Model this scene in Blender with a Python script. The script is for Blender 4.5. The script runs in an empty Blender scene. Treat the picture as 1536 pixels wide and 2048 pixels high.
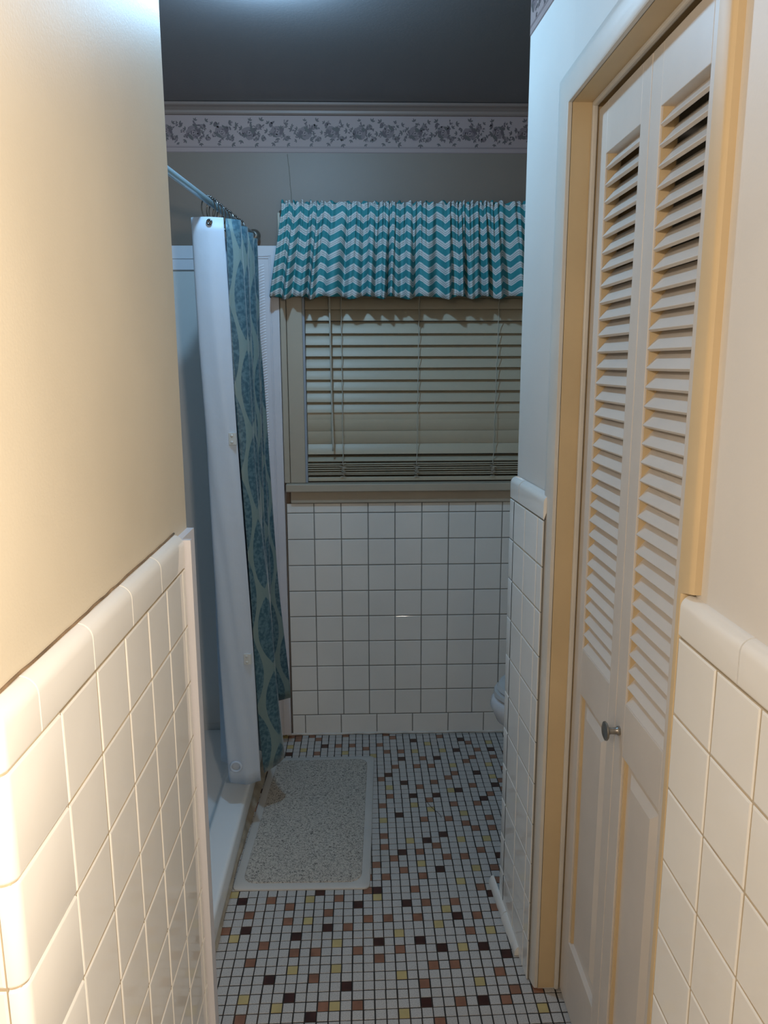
import bpy, bmesh, math, random
from mathutils import Vector, Matrix
random.seed(7)
scene = bpy.context.scene
COL = scene.collection

# ------------------------------------------------------------------ camera, world, lights, exposure
cam_d = bpy.data.cameras.new('camera')
cam = bpy.data.objects.new('camera', cam_d)
COL.objects.link(cam)
cam_d.sensor_fit = 'VERTICAL'
cam_d.sensor_height = 36.0
cam_d.lens = 36.0 * 1541.45 / 2048.0
cam_d.clip_start = 0.02
R_ = Vector((0.99957415, -0.02897824, -0.00343151))
U_ = Vector((0.00884162, 0.18869785, 0.98199539))
F_ = Vector((0.02780898, 0.98160755, -0.18887371))
cam.matrix_world = Matrix(((R_.x, U_.x, -F_.x, 0.0), (R_.y, U_.y, -F_.y, 0.0), (R_.z, U_.z, -F_.z, 1.5617), (0, 0, 0, 1)))
scene.camera = cam

world = bpy.data.worlds.new('night')
scene.world = world
world.use_nodes = True
world.node_tree.nodes['Background'].inputs[0].default_value = (0.10, 0.14, 0.25, 1)
world.node_tree.nodes['Background'].inputs[1].default_value = 0.02


def lamp(name, loc, power, color, radius):
    d = bpy.data.lights.new(name, 'POINT')
    d.energy = power
    d.color = color
    d.shadow_soft_size = radius
    o = bpy.data.objects.new(name, d)
    o.location = loc
    COL.objects.link(o)
    return o


BULB_COOL = (-0.23, 2.05, 2.45)
FILL_R = (0.36, -0.30, 1.72)
FILL_L = (-0.55, -0.35, 1.95)
lamp('cool_bulb', BULB_COOL, 25.5, (0.37, 0.68, 1.0), 0.03)


def warm_fill(name, loc, aim, power, color):  # wide warm spot, added out of view to light the side walls
    d = bpy.data.lights.new(name, 'SPOT')
    d.energy = power
    d.color = color
    d.shadow_soft_size = 0.06
    d.spot_size = math.radians(165)
    d.spot_blend = 1.0
    o = bpy.data.objects.new(name, d)
    o.location = loc
    o.rotation_euler = Vector(aim).to_track_quat('-Z', 'Y').to_euler()
    COL.objects.link(o)


warm_fill('warm_fill_right', FILL_R, (-1, 0.18, -0.12), 196.0, (1.0, 0.84, 0.655))  # added unseen fill that brightens the left wall
warm_fill('warm_fill_left', FILL_L, (1, 0.15, -0.1), 60.0, (1.0, 0.90, 0.79))  # added unseen fill for the right wall, closet doors and pier

vs = scene.view_settings
vs.view_transform = 'Standard'
vs.look = 'None'
vs.gamma = 1.0
vs.use_curve_mapping = False
vs.exposure = 0.0


# ------------------------------------------------------------------ materials
def lin(r, g, b):
    f = lambda c: c / 12.92 if c <= 0.04045 else ((c + 0.055) / 1.055) ** 2.4
    return (f(r / 255), f(g / 255), f(b / 255), 1.0)


def new_mat(name):
    m = bpy.data.materials.new(name)
    m.use_nodes = True
    nt = m.node_tree
    return m, nt, nt.nodes['Principled BSDF']


def mat(name, c, rough=0.5, metal=0.0, var=0.06, vscale=6.0, bump=0.0, bscale=200.0, bdist=0.001, spec=0.5,
        stain=None, stain_scale=3.0, stain_lo=0.55, stain_hi=0.8):
    m, nt, b = new_mat(name)
    b.inputs['Roughness'].default_value = rough
    b.inputs['Metallic'].default_value = metal
    b.inputs['Specular IOR Level'].default_value = spec
    tc = nt.nodes.new('ShaderNodeTexCoord')
    n = nt.nodes.new('ShaderNodeTexNoise')
    n.inputs['Scale'].default_value = vscale
    n.inputs['Detail'].default_value = 5
    nt.links.new(tc.outputs['Object'], n.inputs['Vector'])
    r = nt.nodes.new('ShaderNodeValToRGB')
    r.color_ramp.elements[0].position = 0.3
    r.color_ramp.elements[1].position = 0.7
    r.color_ramp.elements[0].color = tuple(x * (1 - var) for x in c[:3]) + (1,)
    r.color_ramp.elements[1].color = tuple(min(1, x * (1 + var)) for x in c[:3]) + (1,)
    nt.links.new(n.outputs['Fac'], r.inputs['Fac'])
    out = r.outputs['Color']
    if stain:
        n2 = nt.nodes.new('ShaderNodeTexNoise')
        n2.inputs['Scale'].default_value = stain_scale
        n2.inputs['Detail'].default_value = 6
        nt.links.new(tc.outputs['Object'], n2.inputs['Vector'])
        mr = nt.nodes.new('ShaderNodeMapRange')
        mr.inputs['From Min'].default_value = stain_lo
        mr.inputs['From Max'].default_value = stain_hi
        nt.links.new(n2.outputs['Fac'], mr.inputs['Value'])
        mx = nt.nodes.new('ShaderNodeMix')
        mx.data_type = 'RGBA'
        nt.links.new(mr.outputs['Result'], mx.inputs['Factor'])
        nt.links.new(out, mx.inputs['A'])
        mx.inputs['B'].default_value = stain
        out = mx.outputs['Result']
    nt.links.new(out, b.inputs['Base Color'])
    if bump > 0:
        nb = nt.nodes.new('ShaderNodeTexNoise')
        nb.inputs['Scale'].default_value = bscale
        nb.inputs['Detail'].default_value = 3
        nt.links.new(tc.outputs['Object'], nb.inputs['Vector'])
        bp = nt.nodes.new('ShaderNodeBump')
        bp.inputs['Strength'].default_value = bump
        bp.inputs['Distance'].default_value = bdist
        nt.links.new(nb.outputs['Fac'], bp.inputs['Height'])
        nt.links.new(bp.outputs['Normal'], b.inputs['Normal'])
    return m


M_PLASTER_R = mat('pale_plaster', (0.68, 0.64, 0.59, 1), 0.55, var=0.04, vscale=3, bump=0.25, bscale=260, bdist=0.0008)
M_PLASTER = mat('cream_plaster', (0.62, 0.55, 0.43, 1), 0.55, var=0.05, vscale=3, bump=0.25, bscale=260, bdist=0.0008)
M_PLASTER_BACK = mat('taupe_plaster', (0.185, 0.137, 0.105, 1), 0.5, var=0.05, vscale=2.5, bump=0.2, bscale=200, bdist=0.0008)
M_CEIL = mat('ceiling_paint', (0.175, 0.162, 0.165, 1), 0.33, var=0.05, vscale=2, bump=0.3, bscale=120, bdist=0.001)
M_TILE = mat('white_glazed_tile', (0.83, 0.81, 0.77, 1), 0.06, var=0.03, vscale=5, bump=0.03, bscale=14, bdist=0.002)
M_GROUT = mat('tan_grout', (0.47, 0.39, 0.28, 1), 0.8, var=0.18, vscale=14)
M_GROUT_G = mat('grey_grout', (0.21, 0.20, 0.18, 1), 0.8, var=0.2, vscale=14)
M_WOOD = mat('cream_yellow_gloss_paint', (0.62, 0.47, 0.275, 1), 0.5, var=0.05, vscale=7, bump=0.08, bscale=50)
M_CASING = mat('cream_casing_paint', (0.66, 0.62, 0.56, 1), 0.42, var=0.05, vscale=7, bump=0.08, bscale=50)
M_DOOR = mat('off_white_door_paint', (0.66, 0.595, 0.53, 1), 0.42, var=0.04, vscale=8, bump=0.1, bscale=90)
M_WINTRIM = mat('beige_window_paint', (0.45, 0.39, 0.305, 1), 0.4, var=0.05, vscale=6)
M_BLIND = mat('beige_blind_slat', (0.48, 0.42, 0.31, 1), 0.42, var=0.04, vscale=4)
M_CORD = mat('beige_cord', (0.50, 0.46, 0.38, 1), 0.7)
M_WHITE_TRIM = mat('white_moulding_paint', (0.67, 0.66, 0.70, 1), 0.3, var=0.03, vscale=5)
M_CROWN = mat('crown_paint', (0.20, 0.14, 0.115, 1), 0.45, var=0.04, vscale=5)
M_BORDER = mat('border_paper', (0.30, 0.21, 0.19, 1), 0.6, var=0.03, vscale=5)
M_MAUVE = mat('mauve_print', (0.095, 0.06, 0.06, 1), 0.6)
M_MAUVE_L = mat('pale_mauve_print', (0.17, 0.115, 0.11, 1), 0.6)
M_SAGE = mat('grey_leaf_print', (0.09, 0.07, 0.06, 1), 0.6)
M_SHOWER = mat('shower_acrylic', (0.60, 0.60, 0.59, 1), 0.25, var=0.02, vscale=3)
M_PAN = mat('shower_pan_acrylic', (0.80, 0.82, 0.83, 1), 0.22, var=0.02, vscale=3)
M_CHROME = mat('chrome', (0.62, 0.64, 0.66, 1), 0.16, 1.0, var=0.02)
M_RING = mat('dark_chrome', (0.16, 0.155, 0.15, 1), 0.2, 1.0)
M_ROD = mat('satin_blue_grey_rod', (0.36, 0.47, 0.52, 1), 0.28, 0.55, var=0.02)
M_PEWTER = mat('worn_pewter', (0.34, 0.32, 0.29, 1), 0.34, 0.9, var=0.2, vscale=40)
M_PORC = mat('porcelain', (0.72, 0.74, 0.78, 1), 0.1)
M_SEAT = mat('toilet_seat_plastic', (0.58, 0.59, 0.60, 1), 0.25)
M_BLACK = mat('dark_void', (0.02, 0.018, 0.015, 1), 0.9)
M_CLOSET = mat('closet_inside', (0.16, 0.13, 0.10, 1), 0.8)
M_PATCH = mat('clear_plastic_tab', (0.55, 0.56, 0.54, 1), 0.15)
M_TRACK = mat('vinyl_track', (0.30, 0.34, 0.40, 1), 0.35)
M_FT_GROUT = mat('dark_floor_grout', (0.020, 0.016, 0.013, 1), 0.8, var=0.3, vscale=25, stain=(0.10, 0.055, 0.025, 1), stain_scale=5)
M_CAULK = mat('white_caulk', (0.62, 0.60, 0.56, 1), 0.5, var=0.1, vscale=20)


def speckle_mat(name, base, dark, rough=0.35):
    m, nt, b = new_mat(name)
    b.inputs['Roughness'].default_value = rough
    tc = nt.nodes.new('ShaderNodeTexCoord')
    n = nt.nodes.new('ShaderNodeTexNoise')
    n.inputs['Scale'].default_value = 420
    n.inputs['Detail'].default_value = 3
    nt.links.new(tc.outputs['Object'], n.inputs['Vector'])
    n2 = nt.nodes.new('ShaderNodeTexNoise')
    n2.inputs['Scale'].default_value = 3.5
    n2.inputs['Detail'].default_value = 5
    nt.links.new(tc.outputs['Object'], n2.inputs['Vector'])
    r = nt.nodes.new('ShaderNodeValToRGB')
    r.color_ramp.elements[0].position = 0.34
    r.color_ramp.elements[1].position = 0.60
    r.color_ramp.elements[0].color = dark
    r.color_ramp.elements[1].color = base
    nt.links.new(n.outputs['Fac'], r.inputs['Fac'])
    mr = nt.nodes.new('ShaderNodeMapRange')
    mr.inputs['From Min'].default_value = 0.58
    mr.inputs['From Max'].default_value = 0.85
    mr.inputs['To Max'].default_value = 0.5
    nt.links.new(n2.outputs['Fac'], mr.inputs['Value'])
    mx = nt.nodes.new('ShaderNodeMix')
    mx.data_type = 'RGBA'
    nt.links.new(mr.outputs['Result'], mx.inputs['Factor'])
    nt.links.new(r.outputs['Color'], mx.inputs['A'])
    mx.inputs['B'].default_value = (dark[0] * .75, dark[1] * .7, dark[2] * .62, 1)
    nt.links.new(mx.outputs['Result'], b.inputs['Base Color'])
    return m


M_FT_W = speckle_mat('speckled_white_mosaic', (0.57, 0.55, 0.53, 1), (0.38, 0.368, 0.355, 1))
M_FT_B = mat('oxblood_mosaic', (0.045, 0.012, 0.008, 1), 0.3, var=0.4, vscale=25)
M_FT_R = mat('terracotta_mosaic', (0.27, 0.125, 0.075, 1), 0.35, var=0.25, vscale=22)
M_FT_Y = mat('straw_mosaic', (0.50, 0.40, 0.18, 1), 0.35, var=0.12, vscale=22)


def nd(nt, t, **k):
    n = nt.nodes.new(t)
    for a, v in k.items():
        setattr(n, a, v)
    return n


def mth(nt, op, a, b=None, c=None):
    n = nt.nodes.new('ShaderNodeMath')
    n.operation = op
    for i, v in enumerate((a, b, c)):
        if v is None:
            continue
        if isinstance(v, (int, float)):
            n.inputs[i].default_value = v
        else:
            nt.links.new(v, n.inputs[i])
    return n.outputs[0]


def mixc(nt, f, a, b):
    n = nt.nodes.new('ShaderNodeMix')
    n.data_type = 'RGBA'
    for s, v in (('Factor', f), ('A', a), ('B', b)):
        if isinstance(v, tuple) or isinstance(v, float):
            n.inputs[s].default_value = v
        else:
            nt.links.new(v, n.inputs[s])
    return n.outputs['Result']


def chevron_mat():
    m, nt, b = new_mat('teal_white_chevron_cotton')
    b.inputs['Roughness'].default_value = 0.75
    uv = nd(nt, 'ShaderNodeUVMap')
    sp = nd(nt, 'ShaderNodeSeparateXYZ')
    nt.links.new(uv.outputs['UV'], sp.inputs[0])
    u, v = sp.outputs[0], sp.outputs[1]
    tri = mth(nt, 'PINGPONG', u, 0.0400)
    vv = mth(nt, 'SUBTRACT', v, mth(nt, 'MULTIPLY', tri, 0.56))
    f = mth(nt, 'FRACT', mth(nt, 'DIVIDE', vv, 0.0455))
    white = mth(nt, 'GREATER_THAN', f, 0.52)

    def band(lo, hi):
        return mth(nt, 'MULTIPLY', mth(nt, 'GREATER_THAN', f, lo), mth(nt, 'LESS_THAN', f, hi))
    line = mth(nt, 'MAXIMUM', band(0.64, 0.675), band(0.80, 0.835))
    teal = (0.026, 0.225, 0.25, 1)
    c = mixc(nt, white, teal, (0.56, 0.57, 0.56, 1))
    c = mixc(nt, line, c, (0.16, 0.17, 0.16, 1))
    w = nd(nt, 'ShaderNodeTexNoise')
    w.inputs['Scale'].default_value = 300
    nt.links.new(c, b.inputs['Base Color'])
    bp = nd(nt, 'ShaderNodeBump')
    bp.inputs['Strength'].default_value = 0.15
    bp.inputs['Distance'].default_value = 0.001
    nt.links.new(w.outputs['Fac'], bp.inputs['Height'])
    nt.links.new(bp.outputs['Normal'], b.inputs['Normal'])
    return m


def damask_mat():
    m, nt, b = new_mat('teal_leaf_damask')
    b.inputs['Roughness'].default_value = 0.38
    b.inputs['Sheen Weight'].default_value = 0.3
    uv = nd(nt, 'ShaderNodeUVMap')
    sp = nd(nt, 'ShaderNodeSeparateXYZ')
    nt.links.new(uv.outputs['UV'], sp.inputs[0])
    u, v = sp.outputs[0], sp.outputs[1]
    PU, PV = 0.100, 0.27

    def leaf(du, dv):
        fu = mth(nt, 'SUBTRACT', mth(nt, 'FRACT', mth(nt, 'DIVIDE', mth(nt, 'ADD', u, du), PU)), 0.5)
        fv = mth(nt, 'SUBTRACT', mth(nt, 'FRACT', mth(nt, 'DIVIDE', mth(nt, 'ADD', v, dv), PV)), 0.5)
        # pointed leaf: |fu| < w*(1-(2fv)^2)
        prof = mth(nt, 'SUBTRACT', 0.27, mth(nt, 'MULTIPLY', mth(nt, 'MULTIPLY', fv, fv), 1.35))
        return mth(nt, 'GREATER_THAN', prof, mth(nt, 'ABSOLUTE', fu))
    lf = mth(nt, 'MAXIMUM', leaf(0, 0), leaf(PU / 2, PV / 2))
    n = nd(nt, 'ShaderNodeTexNoise')
    n.inputs['Scale'].default_value = 90
    n.inputs['Detail'].default_value = 3
    tc = nd(nt, 'ShaderNodeTexCoord')
    nt.links.new(tc.outputs['Object'], n.inputs['Vector'])
    r = nd(nt, 'ShaderNodeValToRGB')
    r.color_ramp.elements[0].position = 0.42
    r.color_ramp.elements[1].position = 0.6
    r.color_ramp.elements[0].color = (0.028, 0.085, 0.12, 1)
    r.color_ramp.elements[1].color = (0.085, 0.165, 0.20, 1)
    nt.links.new(n.outputs['Fac'], r.inputs['Fac'])
    c = mixc(nt, lf, (0.165, 0.235, 0.23, 1), r.outputs['Color'])
    # back of the cloth is plain dark green
    geo = nd(nt, 'ShaderNodeNewGeometry')
    nt.links.new(c, b.inputs['Base Color'])
    n3 = nd(nt, 'ShaderNodeTexNoise')
    n3.inputs['Scale'].default_value = 35
    n3.inputs['Detail'].default_value = 4
    nt.links.new(tc.outputs['Object'], n3.inputs['Vector'])
    bp = nd(nt, 'ShaderNodeBump')
    bp.inputs['Strength'].default_value = 0.45
    bp.inputs['Distance'].default_value = 0.004
    nt.links.new(n3.outputs['Fac'], bp.inputs['Height'])
    nt.links.new(bp.outputs['Normal'], b.inputs['Normal'])
    return m


def liner_mat():
    m, nt, b = new_mat('white_vinyl_liner')
    b.inputs['Roughness'].default_value = 0.5
    b.inputs['Base Color'].default_value = (0.56, 0.64, 0.74, 1)
    tr = nd(nt, 'ShaderNodeBsdfTranslucent')
    tr.inputs['Color'].default_value = (0.6, 0.68, 0.78, 1)
    mx = nd(nt, 'ShaderNodeMixShader')
    mx.inputs[0].default_value = 0.18
    out = nt.nodes['Material Output']
    nt.links.new(b.outputs[0], mx.inputs[1])
    nt.links.new(tr.outputs[0], mx.inputs[2])
    nt.links.new(mx.outputs[0], out.inputs['Surface'])
    tc = nd(nt, 'ShaderNodeTexCoord')
    n = nd(nt, 'ShaderNodeTexNoise')
    n.inputs['Scale'].default_value = 16
    n.inputs['Detail'].default_value = 4
    nt.links.new(tc.outputs['Object'], n.inputs['Vector'])
    bp = nd(nt, 'ShaderNodeBump')
    bp.inputs['Strength'].default_value = 0.35
    bp.inputs['Distance'].default_value = 0.006
    nt.links.new(n.outputs['Fac'], bp.inputs['Height'])
    nt.links.new(bp.outputs['Normal'], b.inputs['Normal'])
    return m


def shag_mat():
    m, nt, b = new_mat('speckled_grey_loop_pile')
    b.inputs['Roughness'].default_value = 0.85
    tc = nd(nt, 'ShaderNodeTexCoord')
    n = nd(nt, 'ShaderNodeTexNoise')
    n.inputs['Scale'].default_value = 170
    n.inputs['Detail'].default_value = 4
    n.inputs['Distortion'].default_value = 1.5
    nt.links.new(tc.outputs['Object'], n.inputs['Vector'])
    r = nd(nt, 'ShaderNodeValToRGB')
    e = r.color_ramp.elements
    e[0].position = 0.37
    e[0].color = (0.15, 0.135, 0.12, 1)
    e[1].position = 0.53
    e[1].color = (0.60, 0.55, 0.48, 1)
    nt.links.new(n.outputs['Fac'], r.inputs['Fac'])
    nt.links.new(r.outputs['Color'], b.inputs['Base Color'])
    bp = nd(nt, 'ShaderNodeBump')
    bp.inputs['Strength'].default_value = 0.8
    bp.inputs['Distance'].default_value = 0.004
    nt.links.new(n.outputs['Fac'], bp.inputs['Height'])
    nt.links.new(bp.outputs['Normal'], b.inputs['Normal'])
    return m


M_CHEV = chevron_mat()
M_DAMASK = damask_mat()
M_LINER = liner_mat()
M_SHAG = shag_mat()
M_MATEDGE = mat('grey_vinyl_mat_edge', (0.55, 0.53, 0.50, 1), 0.5, var=0.04, vscale=10)


# ------------------------------------------------------------------ mesh helpers
class MB:
    def __init__(s):
        s.v, s.f, s.mi, s.sm, s.uv = [], [], [], [], {}

    def add(s, vs, fs, mi=0, smooth=False):
        o = len(s.v)
        s.v += [tuple(p) for p in vs]
        for f in fs:
            s.f.append([i + o for i in f])
            s.mi.append(mi)
            s.sm.append(smooth)
        return o

    def box(s, lo, hi, mi=0, bev=0.0, M=None):
        bm = bmesh.new()
        bmesh.ops.create_cube(bm, size=1.0)
        for v in bm.verts:
            v.co = Vector([lo[i] + (v.co[i] + 0.5) * (hi[i] - lo[i]) for i in range(3)])
        if bev > 0:
            bmesh.ops.bevel(bm, geom=bm.edges[:], offset=bev, segments=2, profile=0.5, affect='EDGES')
        if M is not None:
            bmesh.ops.transform(bm, matrix=M, verts=bm.verts)
        s.bm(bm, mi)

    def bm(s, bm, mi=0, smooth=False):
        bm.verts.index_update()
        s.add([v.co[:] for v in bm.verts], [[v.index for v in f.verts] for f in bm.faces], mi, smooth)
        bm.free()

    def tube(s, pts, r, mi=0, seg=10, closed=False, caps=True):
        pts = [Vector(p) for p in pts]
        n = len(pts)
        rings = []
        up = None
        for i, p in enumerate(pts):
            if closed:
                t = (pts[(i + 1) % n] - pts[i - 1]).normalized()
            else:
                t = (pts[min(i + 1, n - 1)] - pts[max(i - 1, 0)]).normalized()
            if up is None:
                a = Vector((0, 0, 1)) if abs(t.z) < 0.9 else Vector((1, 0, 0))
                up = t.cross(a).normalized()
            up = (up - t * up.dot(t)).normalized()
            w = t.cross(up)
            rr = r[i] if isinstance(r, (list, tuple)) else r
            rings.append([p + (up * math.cos(k * 2 * math.pi / seg) + w * math.sin(k * 2 * math.pi / seg)) * rr for k in range(seg)])
        s.loft(rings, mi, closed=closed, caps=caps)

    def loft(s, rings, mi=0, closed=False, caps=True, smooth=True, ring_closed=True):
        n, k = len(rings), len(rings[0])
        vs_ = [p for r in rings for p in r]
        fs = []
        for i in range(n if closed else n - 1):
            j = (i + 1) % n
            for a in range(k if ring_closed else k - 1):
                b = (a + 1) % k
                fs.append([i * k + a, i * k + b, j * k + b, j * k + a])
        if caps and not closed and ring_closed:
            fs.append(list(range(k))[::-1])
            fs.append([(n - 1) * k + a for a in range(k)])
        s.add(vs_, fs, mi, smooth)

    def prism(s, poly, z0, z1, mi=0, smooth=False):
        n = len(poly)
        vs_ = [(x, y, z0) for x, y in poly] + [(x, y, z1) for x, y in poly]
        fs = [[i, (i + 1) % n, n + (i + 1) % n, n + i] for i in range(n)]
        fs += [list(range(n))[::-1], [n + i for i in range(n)]]
        s.add(vs_, fs, mi, smooth)

    def build(s, name, mats, parent=None, fix=True, smooth_angle=None):
        me = bpy.data.meshes.new(name)
        me.from_pydata(s.v, [], s.f)
        if not isinstance(mats, (list, tuple)):
            mats = [mats]
        for m in mats:
            me.materials.append(m)
        me.polygons.foreach_set('material_index', s.mi)
        me.polygons.foreach_set('use_smooth', s.sm)
        if fix:
            bm = bmesh.new()
            bm.from_mesh(me)
            bmesh.ops.recalc_face_normals(bm, faces=bm.faces)
            bm.to_mesh(me)
            bm.free()
        me.update()
        o = bpy.data.objects.new(name, me)
        COL.objects.link(o)
        if parent:
            o.parent = parent
            if parent.type == 'EMPTY':
                o.matrix_parent_inverse = parent.matrix_world.inverted()
        if smooth_angle is not None:
            for p in me.polygons:
                p.use_smooth = True
            me.set_sharp_from_angle(angle=math.radians(smooth_angle))
        return o


def tag(o, label=None, cat=None, group=None, kind=None):
    if label:
        o['label'] = label
    if cat:
        o['category'] = cat
    if group:
        o['group'] = group
    if kind:
        o['kind'] = kind
    return o


def empty(name, loc):
    o = bpy.data.objects.new(name, None)
    o.location = loc
    o.empty_display_size = 0.05
    COL.objects.link(o)
    o.matrix_world = Matrix.Translation(Vector(loc))
    return o


def S(o, label, cat):
    return tag(o, label, cat, kind='structure')


def lerp(a, b, t):
    return a + (b - a) * t


def catmull(P, n):
    """sample a Catmull-Rom polyline: n points per span"""
    P = [Vector(p) for p in P]
    out = []
    for i in range(len(P) - 1):
        p0, p1, p2 = P[max(i - 1, 0)], P[i], P[i + 1]
        p3 = P[min(i + 2, len(P) - 1)]
        for k in range(n):
            t = k / n
            out.append(0.5 * ((2 * p1) + (p2 - p0) * t + (2 * p0 - 5 * p1 + 4 * p2 - p3) * t * t + (3 * p1 - p0 - 3 * p2 + p3) * t ** 3))
    out.append(P[-1])
    return out


def tile_panel(name, P0, Ud, Vd, Nd, ul, vl, mats, parent, gap=0.0030, rise=0.0032, extra=()):
    """glazed tiles with rounded edges over a grout bed; ul / vl are joint positions; tiles stand off along Nd.
    The tile FACE lies on the plane through P0, the grout bed `rise` behind it."""
    P0, Ud, Vd, Nd = Vector(P0), Vector(Ud).normalized(), Vector(Vd).normalized(), Vector(Nd).normalized()
    m = MB()

    def pt(u, v, h):
        return P0 + Ud * u + Vd * v + Nd * (h - rise)

    def one(u0, u1, v0, v1):
        g = gap / 2
        prof = [(g, 0.0), (g, rise * 0.45), (g + 0.0009, rise * 0.80), (g + 0.0028, rise)]
        j = [random.uniform(-0.00025, 0.00025) for _ in range(4)]
        rings = []
        for q, h in prof:
            cs = [(u0 + q, v0 + q), (u1 - q, v0 + q), (u1 - q, v1 - q), (u0 + q, v1 - q)]
            rings.append([pt(a, b, h + (j[i] if h > 0 else 0)) for i, (a, b) in enumerate(cs)])
        vs_ = [p for r in rings for p in r]
        fs = []
        for i in range(3):
            for a in range(4):
                b = (a + 1) % 4
                fs.append([i * 4 + a, i * 4 + b, (i + 1) * 4 + b, (i + 1) * 4 + a])
        fs.append([12, 13, 14, 15])
        m.add(vs_, fs, 0)
    for i in range(len(ul) - 1):
        for k in range(len(vl) - 1):
            one(ul[i], ul[i + 1], vl[k], vl[k + 1])
    for u0, u1, v0, v1 in extra:
        one(u0, u1, v0, v1)
    us = list(ul) + [e[i] for e in extra for i in (0, 1)]
    vs2 = list(vl) + [e[i] for e in extra for i in (2, 3)]
    a, b, c, d = min(us), max(us), min(vs2), max(vs2)
    hb = rise * 0.55
    m.add([pt(a, c, hb), pt(b, c, hb), pt(b, d, hb), pt(a, d, hb)], [[0, 1, 2, 3]], 1)
    return m.build(name, mats, parent, fix=False)


def sweep(m, plan, normals, profile, mi=0, cap=True):
    """sweep (depth-behind-face, z) profile along plan points with outward normals"""
    rings = []
    for p, n in zip(plan, normals):
        p, n = Vector(p), Vector(n)
        rings.append([Vector((p.x - n.x * t, p.y - n.y * t, z)) for t, z in profile])
    m.loft(rings, mi, caps=False, smooth=True, ring_closed=False)
    if cap:
        k = len(profile)
        for r in (rings[0], rings[-1]):
            back = profile[-1][0]
            m.add(list(r) + [r[0] + (r[-1] - r[0]) * Vector((1, 1, 0)).dot(Vector((0, 0, 1)))], [list(range(k))], mi)


def bull_profile(z0, z1, r, back):
    pr = [(0.002, z0 + 0.0015), (0.0004, z0 + 0.003), (0.0, z0 + 0.005)]
    for k in range(0, 9):
        a = k / 8 * math.pi / 2
        pr.append((r - r * math.cos(a), z1 - r + r * math.sin(a)))
    pr.append((back, z1))
    return pr


TP = 0.1095      # wall tile pitch
TILES = [M_TILE, M_GROUT]
TILES_G = [M_TILE, M_GROUT_G]
H = 2.500        # ceiling

# ------------------------------------------------------------------ floor (mosaic)
FB = set([(-5,54),(5,55),(10,55),(-7,56),(-2,57),(-9,58),(13,60),(7,61),(11,61),(1,62),(5,62),(-7,63),(-12,64),(-4,64),(9,65),(-1,67),(4,67),(-13,68),(13,68),(-5,69),(1,69),(8,72),(15,74),(4,75),(7,77),(9,78),(4,82),(15,85),(6,86),(9,86),(12,87),(17,88),(5,89),(3,91),(15,91),(5,95),(10,95),(-11,97),(13,97),(18,97),(-6,99),(7,100),(14,100)])
FR = set([(6,53),(-11,54),(-4,55),(-1,55),(8,55),(12,55),(13,56),(15,56),(5,57),(-5,58),(12,58),(6,59),(8,59),(-11,60),(1,60),(-7,61),(-5,61),(-1,61),(3,61),(-10,62),(10,63),(-2,64),(-8,65),(0,65),(2,65),(5,65),(11,65),(-12,66),(-4,66),(13,66),(-8,67),(6,67),(9,67),(-10,68),(-3,68),(5,69),(12,69),(14,70),(2,71),(6,71),(4,72),(14,72),(1,73),(3,74),(9,74),(11,74),(6,75),(13,75),(2,76),(8,76),(2,78),(13,79),(15,79),(12,80),(7,81),(10,81),(15,81),(2,84),(11,84),(14,84),(8,85),(3,86),(16,86),(7,88),(14,88),(9,89),(2,90),(11,90),(12,91),(4,93),(7,93),(9,93),(14,94),(8,95),(15,95),(18,95),(-7,97),(3,97),(5,97),(16,97),(0,98),(-4,99),(-2,99),(2,99),(15,99),(-10,101),(-7,101),(4,101),(11,101)])
FY = set([(3,54),(15,54),(-8,55),(-3,55),(-11,56),(10,57),(3,58),(-7,59),(-3,59),(9,61),(-3,62),(-13,63),(3,63),(12,63),(7,64),(-6,65),(8,66),(-6,68),(1,68),(10,70),(12,72),(6,73),(5,77),(11,77),(14,77),(2,81),(12,82),(8,83),(6,84),(11,87),(3,88),(17,90),(12,93),(17,93),(1,96),(-3,97),(7,97),(11,97),(-9,98),(-11,99),(9,99),(18,99)])
FPX, FPY, FANG, FOX, FOY = 0.0286, 0.03015, 0.015, 0.005551, -0.010114
sa, ca = math.sin(FANG), math.cos(FANG)
m = MB()
fx0, fx1, fy0, fy1 = -1.6, 1.3, -1.3, 3.09
m.add([(fx0, fy0, -0.0012), (fx1, fy0, -0.0012), (fx1, fy1, -0.0012), (fx0, fy1, -0.0012)], [[0, 1, 2, 3]], 1)
m.add([(fx0, fy0, -0.08), (fx1, fy0, -0.08), (fx1, fy1, -0.08), (fx0, fy1, -0.08)], [[3, 2, 1, 0]], 1)
frand = random.Random(3)
known = set(FB) | set(FR) | set(FY)
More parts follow.
